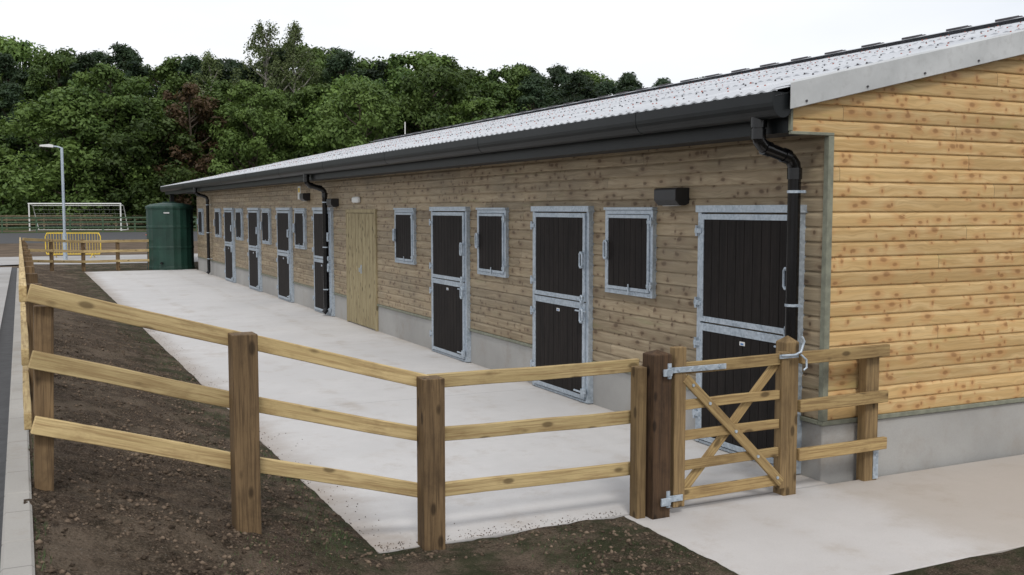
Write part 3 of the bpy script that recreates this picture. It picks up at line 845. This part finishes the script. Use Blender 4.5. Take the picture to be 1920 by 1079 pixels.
def envelope(u):
    pts=[(-2000,18.5),(-560,19.5),(-300,20),(0,20.3),(60,19.0),(150,18.2),(250,18.9),(330,17.6),(420,18.8),(560,19.4),(680,17.8),(800,18.2),(900,17.2),(1000,17.8),(1150,17.0),(1230,16.6),(1300,16.2),(1350,13.5),(1500,12.0),(1800,10),(3600,9)]
    for (a,ha),(b_,hb) in zip(pts,pts[1:]):
        if a<=u<=b_: return ha+(hb-ha)*(u-a)/(b_-a)
    return 9
r=-85.0
while r<75:
    d=random.uniform(101,107); u=960+r/d*1900
    k=random.choice(['d1','d3','d2','p2','d1','d2'])
    f=random.uniform(.66,.88) if u<700 else random.uniform(.74,.93)
    put(k,d,r,envelope(u)*f); r+=random.uniform(3.8,5.4)
r=-90.0
while r<80:
    d=random.uniform(111,117); u=960+r/d*1900
    k=random.choice(['p1','p2','d2','d2','d1','p2'])
    put(k,d,r,envelope(u)*d/105*random.uniform(.86,1.0)); r+=random.uniform(3.0,4.2)
r=-95.0
while r<85:
    d=random.uniform(122,130); u=960+r/d*1900
    k=random.choice(['p1','d1','d2','p2'])
    put(k,d,r,envelope(u)*d/105*random.uniform(.84,.98)); r+=random.uniform(3.2,4.4)
r=-82.0
while r<70:
    put('s1',random.uniform(97,101),r,random.uniform(2.2,4.6)); r+=random.uniform(2.4,3.6)
def pu(kind,d,u,H): put(kind,d,(u-960)/1900*d,H)
pu('r1',99,365,14.0); pu('r1',101,330,11.5)
pu('b1',108,505,21.5); pu('b1',110,560,21.8); pu('b1',112,400,19.0)
pu('d1',98,215,15.5); pu('d3',97,270,12.0); pu('d3',96,680,13.5); pu('d1',98,480,14); pu('d3',97,150,13.0)

# ------------------------------------------------------------------ light / world
sd=Vector((-.28,-.80,.95)).normalized()
el=math.asin(sd.z); az=math.atan2(sd.x,sd.y)
W=bpy.data.worlds.new('World'); scene.world=W; W.use_nodes=True; nt=W.node_tree
bg=nt.nodes['Background']
sky=nt.nodes.new('ShaderNodeTexSky'); sky.sky_type='NISHITA'; sky.sun_disc=False; sky.sun_elevation=el; sky.sun_rotation=az
tc=nt.nodes.new('ShaderNodeTexCoord'); mp=nt.nodes.new('ShaderNodeMapping'); mp.inputs['Scale'].default_value=(1,1,3.0)
nz=nt.nodes.new('ShaderNodeTexNoise'); nz.inputs['Scale'].default_value=1.6; nz.inputs['Detail'].default_value=6
nt.links.new(tc.outputs['Generated'],mp.inputs[0]); nt.links.new(mp.outputs[0],nz.inputs['Vector'])
mr=nt.nodes.new('ShaderNodeMapRange'); mr.inputs[1].default_value=.3; mr.inputs[2].default_value=.62; mr.inputs[3].default_value=.66; mr.inputs[4].default_value=.98
nt.links.new(nz.outputs[0],mr.inputs[0])
mx=nt.nodes.new('ShaderNodeMixRGB'); nt.links.new(mr.outputs[0],mx.inputs[0]); nt.links.new(sky.outputs[0],mx.inputs[1]); mx.inputs[2].default_value=(10.2,10.4,10.8,1)
nt.links.new(mx.outputs[0],bg.inputs[0]); bg.inputs[1].default_value=.1
sl=bpy.data.lights.new('sun','SUN'); sl.energy=1.45; sl.angle=math.radians(12); sl.color=(1,.97,.92)
so=bpy.data.objects.new('sun',sl); COL.objects.link(so); so.rotation_euler=sd.to_track_quat('Z','Y').to_euler()

cam=bpy.data.cameras.new('camera'); cam.lens=35.68; cam.sensor_width=36; cam.clip_end=4000; cam.clip_start=.05
co=bpy.data.objects.new('camera',cam); COL.objects.link(co); co.location=(0,0,2.2)
co.rotation_euler=(math.radians(90-4.417),0,math.radians(-25.85)); scene.camera=co
scene.view_settings.view_transform='Standard'; scene.view_settings.look='None'; scene.view_settings.exposure=0
